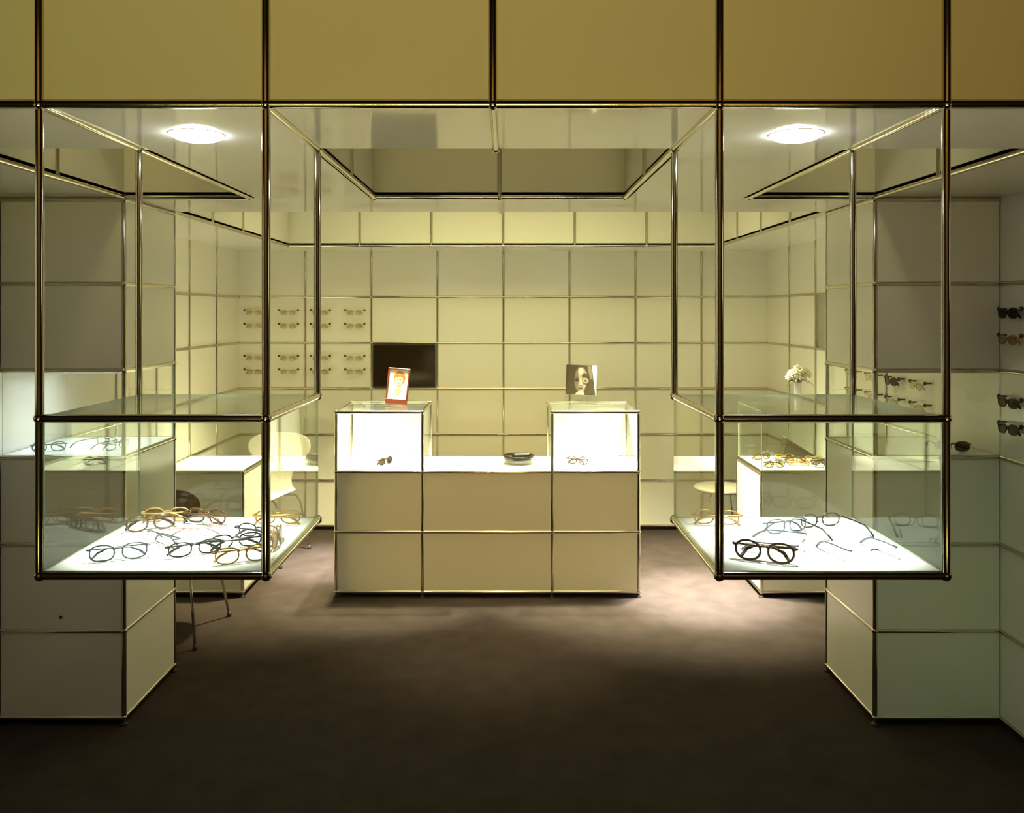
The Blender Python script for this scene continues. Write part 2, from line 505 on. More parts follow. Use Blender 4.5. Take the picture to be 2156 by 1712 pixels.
# ------------------------------------------------------------------ frame helpers
def pane(parent, x0, x1, y0, y1, z0, z1, thin, name='glass_pane'):
    mb = MB(); mb.box(x0, x1, y0, y1, z0, z1, 0, None, 1, thin)
    return mb.build(name, [M['glass'], M['glass_edge']], parent)
def rail(parent, a, b, name='rail', n=16):
    mb = MB(); mb.tube(a, b, n=n); return mb.build(name, M['chrome'], parent)
def ball(parent, c):
    mb = MB(); mb.sphere(c, BR, 16, 10); return mb.build('ball_joint', M['chrome'], parent)
def panel(parent, name, x0, x1, y0, y1, z0, z1, mat='panel'):
    mb = MB(); mb.bbox(x0, x1, y0, y1, z0, z1, 0.0015); return mb.build(name, M[mat], parent)
def foot(parent, x, y):
    mb = MB(); mb.lathe([(0.0, 0), (0.016, 0), (0.016, 0.006), (0.007, 0.009), (0.007, -FZ - 0.004), (0, -FZ - 0.004)], (x, y, FZ), 14)
    return mb.build('foot', M['rubber'], parent)

# ------------------------------------------------------------------ hanging glass cases
def glass_case(s, label):
    t = thing('glass_display_case', label, 'display case', (s * 0.75, 0.25, 3 * K), 0, 'glass cases hanging from the header')
    xi, xo = -s * 0.25, s * 0.25     # inner (towards the aisle) and outer side
    y0, y1 = -0.25, 0.25
    zt, zm = 3 * K, K
    for x in (xi, xo):
        rail(t, (x, y0, 0), (x, y0, zt - BR), 'post', 22)
        rail(t, (x, y1, zm), (x, y1, zt - BR), 'post', 22)
    rail(t, (xi, y0, zm), (xo, y0, zm), n=22); rail(t, (xi, y0, 0), (xo, y0, 0), n=22)
    rail(t, (xi, y0, zm), (xi, y1, zm), n=22); rail(t, (xi, y0, 0), (xi, y1, 0), n=22)
    for z in (0, zm):
        for p in ((xi, y0), (xo, y0), (xi, y1)): ball(t, (*p, z))
    # white tray
    mb = MB(); a, b = sorted((xi + s * 0.006, xo)); mb.bbox(a, b, y0 + 0.006, y1, -0.006, 0.006, 0.0015)
    mb.build('tray', M['tray'], t)
    g = 0.003
    a, b = sorted((xi, xo))
    pane(t, a + 0.010, b - 0.010, y0 - g, y0 + g, 0.010, zm - 0.010, 'y')            # front
    pane(t, a + 0.004, b - 0.004, y1 - 2 * g, y1, 0.0065, zm - 0.004, 'y')           # back
    pane(t, xi - g, xi + g, y0 + 0.010, y1 - 0.007, 0.010, zm - 0.010, 'x')           # aisle side
    c, d = sorted((xo, xo - s * 2 * g)); pane(t, c, d, y0 + 0.010, y1 - 0.007, 0.0065, zm - 0.004, 'x')
    pane(t, a, b, y0 + 0.008, y1, zm - 0.003, zm + 0.004, 'z', 'glass_top')
    return t
glass_case(-1, 'chrome-framed hanging glass case left of the aisle, with a heap of dark spectacles')
glass_case(1, 'chrome-framed hanging glass case right of the aisle, with a big brown spectacle frame')

# downlights over the cases
def downlight(x, y, label):
    t = thing('downlight', label, 'ceiling light', (x, y, H), 0, 'downlights in the front ceiling')
    mb = MB(); mb.lathe([(0.067, 0.0), (0.070, -0.0003), (0.070, -0.0010), (0.067, -0.0012)], n=40)
    mb.build('trim_ring', M['lampring'], t)
    mb = MB(); mb.lathe([(0.0, -0.020), (0.030, -0.0185), (0.052, -0.013), (0.063, -0.007), (0.067, -0.001), (0.0, -0.0005)], n=40)
    mb.build('lens', M['lamp'], t)
    spot('downlight_beam', (x, y, H - 0.03), (x, y - 0.03, 1.0), 370, (0.97, 1.0, 0.82), 37, 0.8, 0.05)
downlight(-0.768, 0.31, 'round white downlight in the ceiling above the left hanging case')
downlight(0.776, 0.31, 'round white downlight in the ceiling above the right hanging case')

# ------------------------------------------------------------------ tall cabinets beside the aisle
def tower(s, label, lit):
    t = thing('display_cabinet', label, 'cabinet', (s * 1.75, 1.75, 0), 0, 'tall white cabinets beside the aisle')
    xi, xo = -s * 0.25, s * 0.246
    y0, y1 = -0.25, 0.25
    rail(t, (xi, y0, 0), (xi, y0, H - 0.010), 'post'); rail(t, (xi, y1, 0), (xi, y1, H - 0.010), 'post')
    a, b = sorted((xi, xo)); g = 0.004
    for j in range(0, 7):
        z = j * K - (0.010 if j == 6 else 0)
        rail(t, (xi, y0, z), (xo, y0, z)); rail(t, (xi, y1, z), (xo, y1, z)); rail(t, (xi, y0, z), (xi, y1, z))
        ball(t, (xi, y0, z)); ball(t, (xi, y1, z))
    for j in (0, 1, 2, 4, 5):
        z0, z1 = j * K + 0.006, (j + 1) * K - (0.016 if j == 5 else 0.006)
        p = panel(t, 'front_panel', a + 0.006, b, y0 - g, y0 + g, z0, z1)
        if j == 1 and s < 0:
            mb = MB(); mb.tube((0.0, y0 - g - 0.004, z0 + 0.05), (0.0, y0 - g + 0.001, z0 + 0.05), 0.006)
            mb.build('lock', M['rubber'], p)
        panel(t, 'back_panel', a + 0.006, b, y1 - g, y1 + g, z0, z1)
        panel(t, 'side_panel', xi - g, xi + g, y0 + 0.006, y1 - 0.006, z0, z1)
    panel(t, 'shelf', a + 0.004, b, y0 + 0.006, y1 - 0.006, 3 * K - 0.004, 3 * K + 0.006, 'tray')
    panel(t, 'niche_top', a + 0.004, b, y0 + 0.006, y1 - 0.006, 4 * K - 0.004, 4 * K + 0.004)
    pane(t, a + 0.010, b, y0 - 0.003, y0 + 0.003, 3 * K + 0.009, 4 * K - 0.009, 'y')
    pane(t, xi - 0.003, xi + 0.003, y0 + 0.01, y1 - 0.01, 3 * K + 0.009, 4 * K - 0.009, 'x')
    foot(t, xi, y0); foot(t, xi, y1)
    return t
tower(-1, 'tall white cabinet on the left with a brightly lit glass-fronted niche', True)
tower(1, 'tall white cabinet on the right with an unlit niche and brown sunglasses', False)
area('niche_light', (-1.76, 1.74, 4 * K - 0.012), (0, 0, 0), 0.42, 0.40, 1.7, (0.80, 0.92, 1.0), math.radians(115))

# ------------------------------------------------------------------ reception counter
def counter():
    X = (-0.96, -0.46, 0.29, 0.79); cx = -0.085
    t = thing('reception_counter', 'long white panelled counter with two brightly lit glass boxes on its ends', 'counter', (cx, 3.25, 0))
    xs = [x - cx for x in X]; y0, y1 = -0.25, 0.25; g = 0.004
    for x in xs:
        rail(t, (x, y0, 0), (x, y0, 3 * K), 'post'); rail(t, (x, y1, 0), (x, y1, 3 * K), 'post')
        for j in range(0, 4):
            ball(t, (x, y0, j * K)); ball(t, (x, y1, j * K))
        foot(t, x, y0); foot(t, x, y1)
    for i in range(3):
        for j in range(0, 4):
            if i == 1 and j == 3: continue
            rail(t, (xs[i], y0, j * K), (xs[i + 1], y0, j * K)); rail(t, (xs[i], y1, j * K), (xs[i + 1], y1, j * K))
        for j in (0, 1):
            z0, z1 = j * K + 0.006, (j + 1) * K - 0.006
            panel(t, 'front_panel', xs[i] + 0.006, xs[i + 1] - 0.006, y0 - g, y0 + g, z0, z1)
            panel(t, 'back_panel', xs[i] + 0.006, xs[i + 1] - 0.006, y1 - g, y1 + g, z0, z1)
        panel(t, 'worktop', xs[i] + (0.004 if i != 1 else -0.004), xs[i + 1] - (0.004 if i != 1 else -0.004), y0 + 0.004, y1 - 0.004, 2 * K - 0.004, 2 * K + 0.008, 'tray')
    for x in xs:
        for j in range(0, 4): rail(t, (x, y0, j * K), (x, y1, j * K))
    for x in (xs[0], xs[3]):
        for j in (0, 1):
            panel(t, 'side_panel', x - g, x + g, y0 + 0.006, y1 - 0.006, j * K + 0.006, (j + 1) * K - 0.006)
    for i in (0, 2):
        z0, z1 = 2 * K + 0.010, 3 * K - 0.008
        panel(t, 'box_back_panel', xs[i] + 0.008, xs[i + 1] - 0.008, y1 - g, y1 + g, z0, z1, 'tray')
        pane(t, xs[i] + 0.008, xs[i + 1] - 0.008, y0 - 0.003, y0 + 0.003, z0, z1, 'y')
        for x in (xs[i], xs[i + 1]): pane(t, x - 0.003, x + 0.003, y0 + 0.008, y1 - 0.008, z0, z1, 'x')
        pane(t, xs[i] + 0.004, xs[i + 1] - 0.004, y0 + 0.004, y1 - 0.004, 3 * K + 0.002, 3 * K + 0.008, 'z', 'glass_top')
    return t
counter()

# ------------------------------------------------------------------ consulting desks
def desk(s, label, box):
    t = thing('consulting_desk', label, 'desk', (s * 1.75, 3.25, 0), 0, 'white desks against the side walls')
    xi, xo = -s * 0.25, s * 0.236; y0, y1 = -0.25, 0.25; g = 0.004
    a, b = sorted((xi, xo))
    for x in (xi, xo):
        for y in (y0, y1):
            rail(t, (x, y, 0), (x, y, 2 * K), 'post'); foot(t, x, y)
            ball(t, (x, y, 0)); ball(t, (x, y, 2 * K))
    for z in (0, 2 * K):
        for y in (y0, y1): rail(t, (a, y, z), (b, y, z))
        for x in (a, b): rail(t, (x, y0, z), (x, y1, z))
    panel(t, 'front_panel', a + 0.006, b - 0.006, y0 - g, y0 + g, 0.006, 2 * K - 0.006)
    panel(t, 'back_panel', a + 0.006, b - 0.006, y1 - g, y1 + g, 0.006, 2 * K - 0.006)
    panel(t, 'side_panel', xi - g, xi + g, y0 + 0.006, y1 - 0.006, 0.006, 2 * K - 0.006)
    panel(t, 'side_panel', xo - g, xo + g, y0 + 0.006, y1 - 0.006, 0.006, 2 * K - 0.006)
    panel(t, 'desktop', a + 0.004, b - 0.004, y0 + 0.004, y1 - 0.004, 2 * K - 0.004, 2 * K + 0.009, 'tray')
    if box:
        z0, z1 = 2 * K + 0.010, 3 * K
        pane(t, a + 0.002, b, y0 + 0.004, y0 + 0.010, z0, z1, 'y'); pane(t, a + 0.002, b, y1 - 0.010, y1 - 0.004, z0, z1, 'y')
        pane(t, xi + s * 0.002, xi + s * 0.008, y0 + 0.0105, y1 - 0.0105, z0, z1, 'x') if s > 0 else None
        pane(t, a, b, y0 + 0.002, y1 - 0.002, z1 + 0.0005, z1 + 0.0065, 'z', 'glass_top')
    return t
desk(-1, 'plain white desk against the left wall, between the brown and white chairs', False)
desk(1, 'white desk against the right wall, covered with gold spectacles under glass', True)

# ------------------------------------------------------------------ chairs
def shell_mesh(name, mat, parent):
    prof = [(-.243, .412, .105), (-.236, .432, .165), (-.20, .449, .205), (-.12, .455, .228), (-.02, .446, .224), (.07, .438, .190), (.135, .443, .138),
            (.178, .470, .104), (.200, .515, .098), (.214, .56, .118), (.228, .605, .168), (.242, .655, .216), (.254, .70, .236), (.264, .74, .232), (.272, .775, .200), (.276, .792, .150), (.277, .799, .09)]
    nx = 12; vs = []; fs = []
    for i, (y, z, hw) in enumerate(prof):
        a = min(1, max(0, (z - 0.47) / 0.15)) if i > 6 else 0
        for k in range(nx + 1):
            u = -1 + 2 * k / nx
            # seat edges lift a little, back edges bend forward
            vs.append((u * hw, y - a * 0.055 * (u * hw / 0.235) ** 2, z + (1 - a) * 0.020 * (u * hw / 0.23) ** 2 * (1 if i < 8 else 0.4)))
    for i in range(len(prof) - 1):
        for k in range(nx):
            q = i * (nx + 1) + k
            fs.append((q, q + 1, q + nx + 2, q + nx + 1))
    mb = MB(); mb.add(vs, fs, 0, True)
    o = mb.build(name, mat, parent)
    so = o.modifiers.new('thickness', 'SOLIDIFY'); so.thickness = 0.011; so.offset = -1
    su = o.modifiers.new('smooth', 'SUBSURF'); su.levels = 2; su.render_levels = 2
    return o
def chair(loc, rz, mat, label, group):
    t = thing('shell_chair', label, 'chair', (loc[0], loc[1], FZ), rz, group)
    shell_mesh('seat_shell', M[mat], t)
    mb = MB(); mb.lathe([(0, .418), (.065, .418), (.072, .412), (.065, .400), (0, .400)], (0, -0.01, 0), 24); mb.build('seat_mount', M['chrome'], t)
    for sx in (-1, 1):
        for sy in (-1, 1):
            mb = MB()
            y = 0.205 * sy if sy > 0 else 0.20 * sy
            mb.path([(0.02 * sx, -0.01 + 0.02 * sy, .405), (0.10 * sx, 0.10 * sy, .402), (0.150 * sx, 0.155 * sy, .388), (0.172 * sx, 0.178 * sy, .34), (0.215 * sx, 0.225 * sy, 0.014)], 0.007, 10)
            leg = mb.build('leg', M['chrome'], t)
            mb = MB(); mb.lathe([(0, 0), (.011, 0), (.012, .004), (.010, .028), (0, .028)], (0.216 * sx, 0.227 * sy, 0), 14); mb.build('foot_cap', M['rubber'], leg)
    return t
chair((-1.60, 3.80), math.radians(-10), 'chair_white', 'white moulded shell chair standing behind the left desk', None)
chair((-1.70, 2.475), math.radians(178), 'chair_dark', 'dark brown shell chair in front of the left desk, half hidden by the cabinet', None)

def stool():
    t = thing('round_stool', 'pale round-seated stool behind the left corner of the right desk', 'stool', (1.50, 3.93, FZ))
    mb = MB(); mb.lathe([(0, .45), (.13, .452), (.175, .448), (.185, .436), (.175, .424), (0, .42)], n=36); mb.build('seat', M['stool'], t)
    for k in range(4):
        a = PI / 4 + k * PI / 2; c, s_ = math.cos(a), math.sin(a)
        mb = MB(); mb.path([(.03 * c, .03 * s_, .42), (.11 * c, .11 * s_, .412), (.135 * c, .135 * s_, .39), (.19 * c, .19 * s_, .006)], .007, 10); mb.build('leg', M['chrome'], t)
    return t
stool()

# ------------------------------------------------------------------ eyeglasses
def rim_pts(cx, w_, h, p=2.6, n=22, cz=0.0):
    pts = []
    for i in range(n):
        a = 2 * PI * i / n; c, s_ = math.cos(a), math.sin(a)
        r = (abs(c) ** p + abs(s_) ** p) ** (-1 / p)
        pts.append((cx + w_ * r * c, 0.004 * (abs(cx + w_ * r * c) / 0.065) ** 2, cz + h * r * s_))
    return pts
def eyeglass_parts(t, mat, lens, rr=0.0016, hw=0.025, hh=0.018, p=2.6, folded=False, temple_mat=None, rimless=False, hang=False):
    tm = temple_mat or mat
    mb = MB()
    for s in (-1, 1):
        c = s * (hw + 0.0085)
        if not rimless: mb.path(rim_pts(c, hw, hh, p), rr, 6, 0, True)
        mb.path([(s * (2 * hw + 0.0085), 0.003, hh * 0.45), (s * (2 * hw + 0.0135), 0.005, hh * 0.50), (s * (2 * hw + 0.0150), 0.011, hh * 0.45)], rr * 1.25, 6)
        if not rimless: mb.path([(s * 0.010, 0.001, -hh * 0.1), (s * 0.007, 0.008, -hh * 0.25)], rr * 0.7, 5)
    mb.path([(-0.011, 0.001, hh * 0.30), (-0.005, 0.0, hh * 0.52), (0.005, 0.0, hh * 0.52), (0.011, 0.001, hh * 0.30)], rr * 1.1, 6)
    mb.build('frame_front', M[mat], t)
    for s in (-1, 1):
        mb = MB(); x = s * (2 * hw + 0.0150)
        z = hh * 0.45; lo = -hh + 0.001
        if folded:
            yy = 0.012 if s < 0 else 0.018
            pts = [(x, 0.010, z), (x - s * 0.004, yy, z), (x - s * 0.09, yy + 0.002, z - 0.002), (x - s * 0.112, yy + 0.003, z - 0.012), (x - s * 0.125, yy + 0.004, lo)]
        else:
            pts = [(x, 0.010, z), (x * 1.01, 0.05, z), (x * 1.0, 0.098, z - 0.002), (x * 0.975, 0.118, z - 0.011), (x * 0.95, 0.134, lo)]
        mb.path(pts, [rr * 1.1, rr * 1.1, rr * 1.2, rr * 1.6, rr * 1.5], 6)
        mb.build('temple', M[tm], t)
        mb = MB(); n = 22
        outer = rim_pts(s * (hw + 0.0085), hw, hh, p, n)
        vs = [(a, b - 0.0006, c) for a, b, c in outer] + [(a, b + 0.0006, c) for a, b, c in outer]
        fs = [list(range(n)), list(range(n, 2 * n))[::-1]] + [(i, n + i, n + (i + 1) % n, (i + 1) % n) for i in range(n)]
        mb.add(vs, fs, 0)
        mb.build('lens', M[lens], t)
PROTO = {}
STY = {
    'tortoise': dict(mat='tortoise', lens='lens', rr=0.0027),
    'gunmetal': dict(mat='gunmetal', lens='lens', rr=0.0020, hh=0.016),
    'gold': dict(mat='gold', lens='lens', rr=0.0019),
    'rimless': dict(mat='pale_steel', lens='lens', rr=0.0020, rimless=True, hh=0.017),
    'rimless_pink': dict(mat='pink', lens='lens', rr=0.0017, rimless=True, hh=0.015),
    'silver': dict(mat='pale_steel', lens='lens', rr=0.0019, hw=0.026),
    'amber': dict(mat='amber', lens='lens_tea', rr=0.0019),
    'old_gold': dict(mat='old_gold', lens='lens_tea', rr=0.0024),
    'pale_amber': dict(mat='pale_amber', lens='lens_beige', rr=0.0018),
    'beige': dict(mat='beige', lens='lens_beige', rr=0.0016, hh=0.017),
    'sun': dict(mat='brownsun', lens='lens_sun', rr=0.0030, hw=0.027, hh=0.019),
    'big_brown': dict(mat='tortoise', lens='lens', rr=0.0030, hw=0.028, hh=0.022, p=2.2),
}
def glasses(style, loc, rot, label, group, folded=False):
    key = (style, folded)
    if key not in PROTO:
        t = thing('eyeglasses', label, 'eyeglasses', loc, 0, group)
        t.rotation_euler = rot
        eyeglass_parts(t, folded=folded, **STY[style])
        PROTO[key] = t
        return t
    return dup(PROTO[key], loc, rot, label, group)

# pegs: fixed to the wall panels, two per pair of glasses
def peg(parent, base, d):
    mb = MB(); b = Vector(base); d = Vector(d)
    mb.tube(b, b + d * 0.028, 0.0042, 10); mb.sphere(b + d * 0.030, 0.0085, 12, 8)
    mb.build('peg', M['peg'], parent)
ROWS = (1.633, 1.530, 1.288, 1.186)
RN = ('topmost row', 'second row', 'third row', 'lowest row')
# back wall, left part
CX = (-1.88, -1.62, -1.38, -1.12)
CN = ('nearest the left corner', 'second from the corner', 'third from the corner', 'nearest the black screen')
sty = ['beige', 'beige', 'pale_amber', 'beige', 'beige', 'pale_amber', 'pale_amber', 'pale_amber', 'beige', 'pale_amber', 'beige', 'beige', 'pale_amber', 'beige', 'pale_amber', 'beige']
nm = {'beige': 'beige-tinted', 'pale_amber': 'amber-framed'}
for i, z in enumerate(ROWS):
    for k, x in enumerate(CX):
        for s in (-1, 1): peg(wall_back, (x + s * 0.072, 4.5, z), (0, -1, 0))
        st = sty[i * 4 + k]
        glasses(st, (x, 4.460, z - 0.017), (0, 0, 0), '%s spectacles on back wall pegs, %s, %s' % (nm[st], RN[i], CN[k]), 'spectacles on the back wall', True)
# right wall behind the right cabinet, seen through its niche
CY = (2.115, 2.375, 2.62, 2.88)
CYN = ('nearest the right cabinet', 'second behind the cabinet', 'third behind the cabinet', 'farthest behind the cabinet')
sty = ['beige', 'sun', 'pale_amber', 'beige', 'beige', 'beige', 'pale_amber', 'pale_amber']
nm['sun'] = 'dark brown'
for i, z in enumerate(ROWS[2:]):
    for k, y in enumerate(CY):
        for s in (-1, 1): peg(wall_right, (XW, y + s * 0.072, z), (-1, 0, 0))
        st = sty[i * 4 + k]
        glasses(st, (XW - 0.040, y, z - 0.017), (0, 0, -PI / 2), '%s spectacles on right wall pegs, %s row, %s' % (nm[st], ('upper', 'lower')[i], CYN[k]), 'spectacles on the right wall behind the cabinet', True)
# right wall in front of the cabinet: dark sunglasses at the picture's right edge
for i, z in enumerate(ROWS):
    y = 1.385
    for s in (-1, 1): peg(wall_right, (XW, y + s * 0.072, z), (-1, 0, 0))
    st = ('sun', 'amber', 'sun', 'sun')[i]
    glasses(st, (XW - 0.040, y, z - 0.017), (0, 0, -PI / 2), '%s sunglasses on pegs in front of the right cabinet, %s' % ({'sun': 'dark plum-brown', 'amber': 'tea-lensed'}[st], RN[i]), 'sunglasses on the right wall by the opening', True)

def lay(style, x, y, zsurf, deg, label, group, folded=False, lean=0.0):
    hh = STY[style].get('hh', 0.018); rr = STY[style]['rr']
    return glasses(style, (x, y, zsurf + hh + rr), (lean, 0, math.radians(deg)), label, group, folded)
ZT = 3 * K + 0.0062
G1 = 'spectacles in the left hanging case'
lay('tortoise', -0.905, 0.355, ZT, 30, 'tortoiseshell spectacles at the back left of the left hanging case', G1, True)
lay('amber', -0.900, 0.448, ZT, 186, 'amber spectacles against the back pane of the left hanging case', G1, True)
lay('tortoise', -0.785, 0.430, ZT, 165, 'folded tortoiseshell spectacles at the back middle of the left hanging case', G1, True)
lay('rimless_pink', -0.765, 0.285, ZT, 8, 'rimless spectacles with pink temples in the middle of the left hanging case', G1, True)
lay('rimless', -0.820, 0.205, ZT, -38, 'rimless silver spectacles left of middle in the left hanging case', G1, True)
lay('silver', -0.868, 0.090, ZT, 22, 'silver spectacles at the front left corner of the left hanging case', G1, True)
lay('gold', -0.590, 0.425, ZT, 186, 'thin gold spectacles at the back right of the left hanging case', G1, True)
lay('gunmetal', -0.705, 0.130, ZT, 30, 'dark metal spectacles leftmost in the heap of the left hanging case', G1, True)
lay('gunmetal', -0.630, 0.195, ZT, 203, 'dark metal spectacles in the middle of the heap of the left hanging case', G1, True)
lay('gunmetal', -0.600, 0.285, ZT, 160, 'dark metal spectacles at the back of the heap of the left hanging case', G1, True)
lay('gold', -0.575, 0.072, ZT, 25, 'gold spectacles by the front right post of the left hanging case', G1, True)
lay('amber', -0.535, 0.225, ZT, 95, 'amber spectacles by the aisle pane of the left hanging case', G1, True)
G2 = 'spectacles in the right hanging case'
lay('big_brown', 0.622, 0.075, ZT, -24, 'big round brown spectacles at the front left of the right hanging case', G2, True)
lay('rimless', 0.745, 0.165, ZT, 62, 'rimless silver spectacles in the middle of the right hanging case', G2)
lay('silver', 0.760, 0.330, ZT, 20, 'silver spectacles behind the middle of the right hanging case', G2, True)
lay('gunmetal', 0.868, 0.395, ZT, 196, 'dark metal spectacles at the back right of the right hanging case', G2)
lay('rimless', 0.880, 0.085, ZT, 14, 'rimless spectacles at the front right of the right hanging case', G2)
lay('gold', 0.598, 0.420, ZT, 172, 'thin gold spectacles at the back left of the right hanging case', G2, True)
G3 = 'spectacles in the cabinet niches'
ZN = 3 * K + 0.0062
lay('silver', -1.855, 1.60, ZN, 25, 'silver spectacles at the front of the lit left niche', G3, True)
lay('gunmetal', -1.700, 1.78, ZN, 155, 'dark metal spectacles in the middle of the lit left niche', G3)
lay('silver', -1.600, 1.66, ZN, 70, 'silver spectacles near the glass side of the lit left niche', G3, True)
lay('sun', 1.865, 1.60, ZN, -12, 'brown sunglasses on the shelf of the unlit right niche', G3)
G4 = 'spectacles on the right desk'
ZD = 2 * K + 0.0095
spec = [('old_gold', 1.615, 3.36, 20, 'at the back left corner of'), ('silver', 1.66, 3.20, 200, 'left of middle on'), ('old_gold', 1.605, 3.085, 5, 'at the front left corner of'),
        ('amber', 1.765, 3.14, 170, 'at the front middle of'), ('old_gold', 1.78, 3.245, -15, 'in the middle of'), ('amber', 1.735, 3.325, 190, 'behind the middle of'),
        ('silver', 1.905, 3.085, 10, 'at the front right corner of'), ('old_gold', 1.91, 3.185, 185, 'right of middle on'), ('beige', 1.905, 3.285, 8, 'at the right side by the wall on')]
for st, x, y, d, wh in spec:
    lay(st, x, y, ZD, d, '%s spectacles %s the right desk' % ({'old_gold': 'gold-rimmed', 'silver': 'silver', 'amber': 'amber', 'beige': 'beige'}[st], wh), G4, True)
G5 = 'spectacles in the counter boxes'
ZC = 2 * K + 0.0082
lay('sun', -0.70, 3.20, ZC, 62, 'dark spectacles lying in the left glass box of the counter', G5, True)
lay('big_brown', 0.455, 3.20, ZC, 150, 'round brown spectacles lying in the right glass box of the counter', G5, True)

# ------------------------------------------------------------------ things on the counter
# framed picture on the left box
t = thing('picture_frame', 'small red-brown picture frame with a bright portrait on the left counter box', 'picture frame', (-0.650, 3.27, 3 * K + 0.0085), math.radians(-6))
tilt = Matrix.Translation((0, 0, 0.0065)) @ Matrix.Rotation(math.radians(-9), 4, 'X') @ Matrix.Rotation(math.radians(4), 4, 'Y')
W2, HT = 0.068, 0.222
mb = MB()
mb.bbox(-W2, W2, -0.008, 0.008, 0.0, 0.034, 0.002, 0, tilt)
mb.bbox(-W2, -W2 + 0.009, -0.008, 0.008, 0.034, HT, 0.002, 0, tilt); mb.bbox(W2 - 0.009, W2, -0.008, 0.008, 0.034, HT, 0.002, 0, tilt)
mb.bbox(-W2 + 0.009, W2 - 0.009, -0.008, 0.008, HT - 0.010, HT, 0.002, 0, tilt)
mb.build('frame', M['red_wood'], t)
def ell(cx, cz, a, b, n=20, a0=0, a1=2 * PI): return [(cx + a * math.cos(a0 + (a1 - a0) * i / n), cz + b * math.sin(a0 + (a1 - a0) * i / n)) for i in range(n if a1 - a0 > 6.2 else n + 1)]
mb = MB()
mb.box(-W2 + 0.008, W2 - 0.008, -0.002, 0.004, 0.033, HT - 0.009, 0, tilt)
off = lambda d: tilt @ Matrix.Translation((0, -0.002 - d, 0))
mb.poly(ell(0.006, 0.162, 0.036, 0.044), 0.0006, 1, off(0))            # hair
mb.poly(ell(0.004, 0.148, 0.026, 0.036), 0.0006, 2, off(0.0006))       # face
mb.poly([(-0.022, 0.165), (-0.01, 0.183), (0.02, 0.183), (0.034, 0.160), (0.022, 0.172), (0.0, 0.172)], 0.0006, 1, off(0.0012))
for sx in (-1, 1): mb.poly(ell(0.004 + sx * 0.010, 0.152, 0.0045, 0.0022, 10), 0.0006, 1, off(0.0012))
mb.poly(ell(0.004, 0.128, 0.0065, 0.0024, 10), 0.0006, 4, off(0.0012))
mb.poly([(-0.024, 0.088), (-0.010, 0.100), (0.018, 0.100), (0.028, 0.088), (0.004, 0.048)], 0.0006, 3, off(0))
mb.build('print', [M['paper'], M['ink_orange'], M['ink_skin'], M['ink_yellow'], M['ink_red']], t)
mb = MB(); mb.box(-0.02, 0.02, 0.0, 0.004, 0.0, 0.15, 0, Matrix.Translation((0, 0.065, 0)) @ Matrix.Rotation(math.radians(16), 4, 'X'))
mb.build('strut', M['red_wood'], t)

# black and white portrait in a clear stand on the right box
t = thing('photo_stand', 'brown-toned close-up portrait print in a clear stand on the right counter box', 'photo stand', (0.480, 3.30, 3 * K + 0.0085), math.radians(-3))
tl = Matrix.Translation((0, 0, 0.0045)) @ Matrix.Rotation(math.radians(-13), 4, 'X') @ Matrix.Rotation(math.radians(2), 4, 'Y')
mb = MB(); mb.box(-0.098, 0.105, 0.0, 0.004, 0.0, 0.245, 0, tl)
mb.build('clear_sheet', M['acrylic'], t)
mb = MB(); mb.box(-0.098, 0.105, 0.0, 0.10, 0.0, 0.003); mb.build('clear_base', M['acrylic'], t)
mb = MB(); z0 = 0.058; z1 = 0.243
P = lambda d: tl @ Matrix.Translation((0, -0.001 - d, 0))
mb.poly([(-0.094, z0), (0.094, z0), (0.094, z1), (-0.094, z1)], 0.001, 0, P(0))                       # white sheet; its bare right wedge paints a reflection
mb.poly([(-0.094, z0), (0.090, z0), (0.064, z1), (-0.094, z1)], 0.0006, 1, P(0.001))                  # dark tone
mb.poly([(0.036, z1 - .004), (0.060, z1 - .004), (0.070, z0 + .095), (0.056, z0 + .10), (0.046, z0 + .135)], 0.0006, 3, P(0.0012))      # hand at the right
mb.poly([(-0.042, z0 + .10), (-0.040, z0 + .06), (-0.028, z0 + .03), (0.0, z0 + .016), (0.022, z0 + .03), (0.034, z0 + .06), (0.038, z0 + .10), (0.032, z0 + .145), (0.012, z0 + .172), (-0.016, z0 + .172), (-0.034, z0 + .145)], 0.0006, 3, P(0.0016))
mb.poly([(-0.006, z0 + .02), (0.018, z0 + .03), (0.030, z0 + .06), (0.034, z0 + .10), (0.026, z0 + .14), (0.010, z0 + .165), (-0.012, z0 + .165), (-0.020, z0 + .13), (-0.014, z0 + .09), (-0.018, z0 + .05)], 0.0006, 4, P(0.0020))   # lit side of the face
mb.poly(ell(-0.004, z0 + 0.146, 0.016, 0.022), 0.0006, 5, P(0.0024))                                     # forehead
mb.poly([(-0.012, z0 + .026), (0.014, z0 + .028), (0.022, z0), (-0.040, z0)], 0.0006, 5, P(0.0024))       # neck
mb.poly(ell(-0.026, z0 + 0.096, 0.012, 0.013), 0.0006, 2, P(0.0026))                                     # left eye socket
mb.poly([(0.004, z0 + .120), (0.018, z0 + .138), (0.044, z0 + .118), (0.046, z0 + .104), (0.026, z0 + .112), (0.006, z0 + .108)], 0.0006, 1, P(0.0028))   # brow
mb.poly(ell(0.026, z0 + 0.088, 0.021, 0.021), 0.0006, 3, P(0.0030))                                      # round glass at right eye
mb.poly(ell(0.026, z0 + 0.088, 0.016, 0.016), 0.0006, 4, P(0.0034))
mb.poly(ell(0.027, z0 + 0.087, 0.009, 0.006, 12), 0.0006, 1, P(0.0038))                                  # eyes
mb.poly(ell(-0.026, z0 + 0.094, 0.008, 0.0045, 12), 0.0006, 1, P(0.0038))
mb.poly([(-0.006, z0 + .10), (0.002, z0 + .10), (0.008, z0 + .062), (-0.008, z0 + .058)], 0.0006, 5, P(0.0034))   # nose
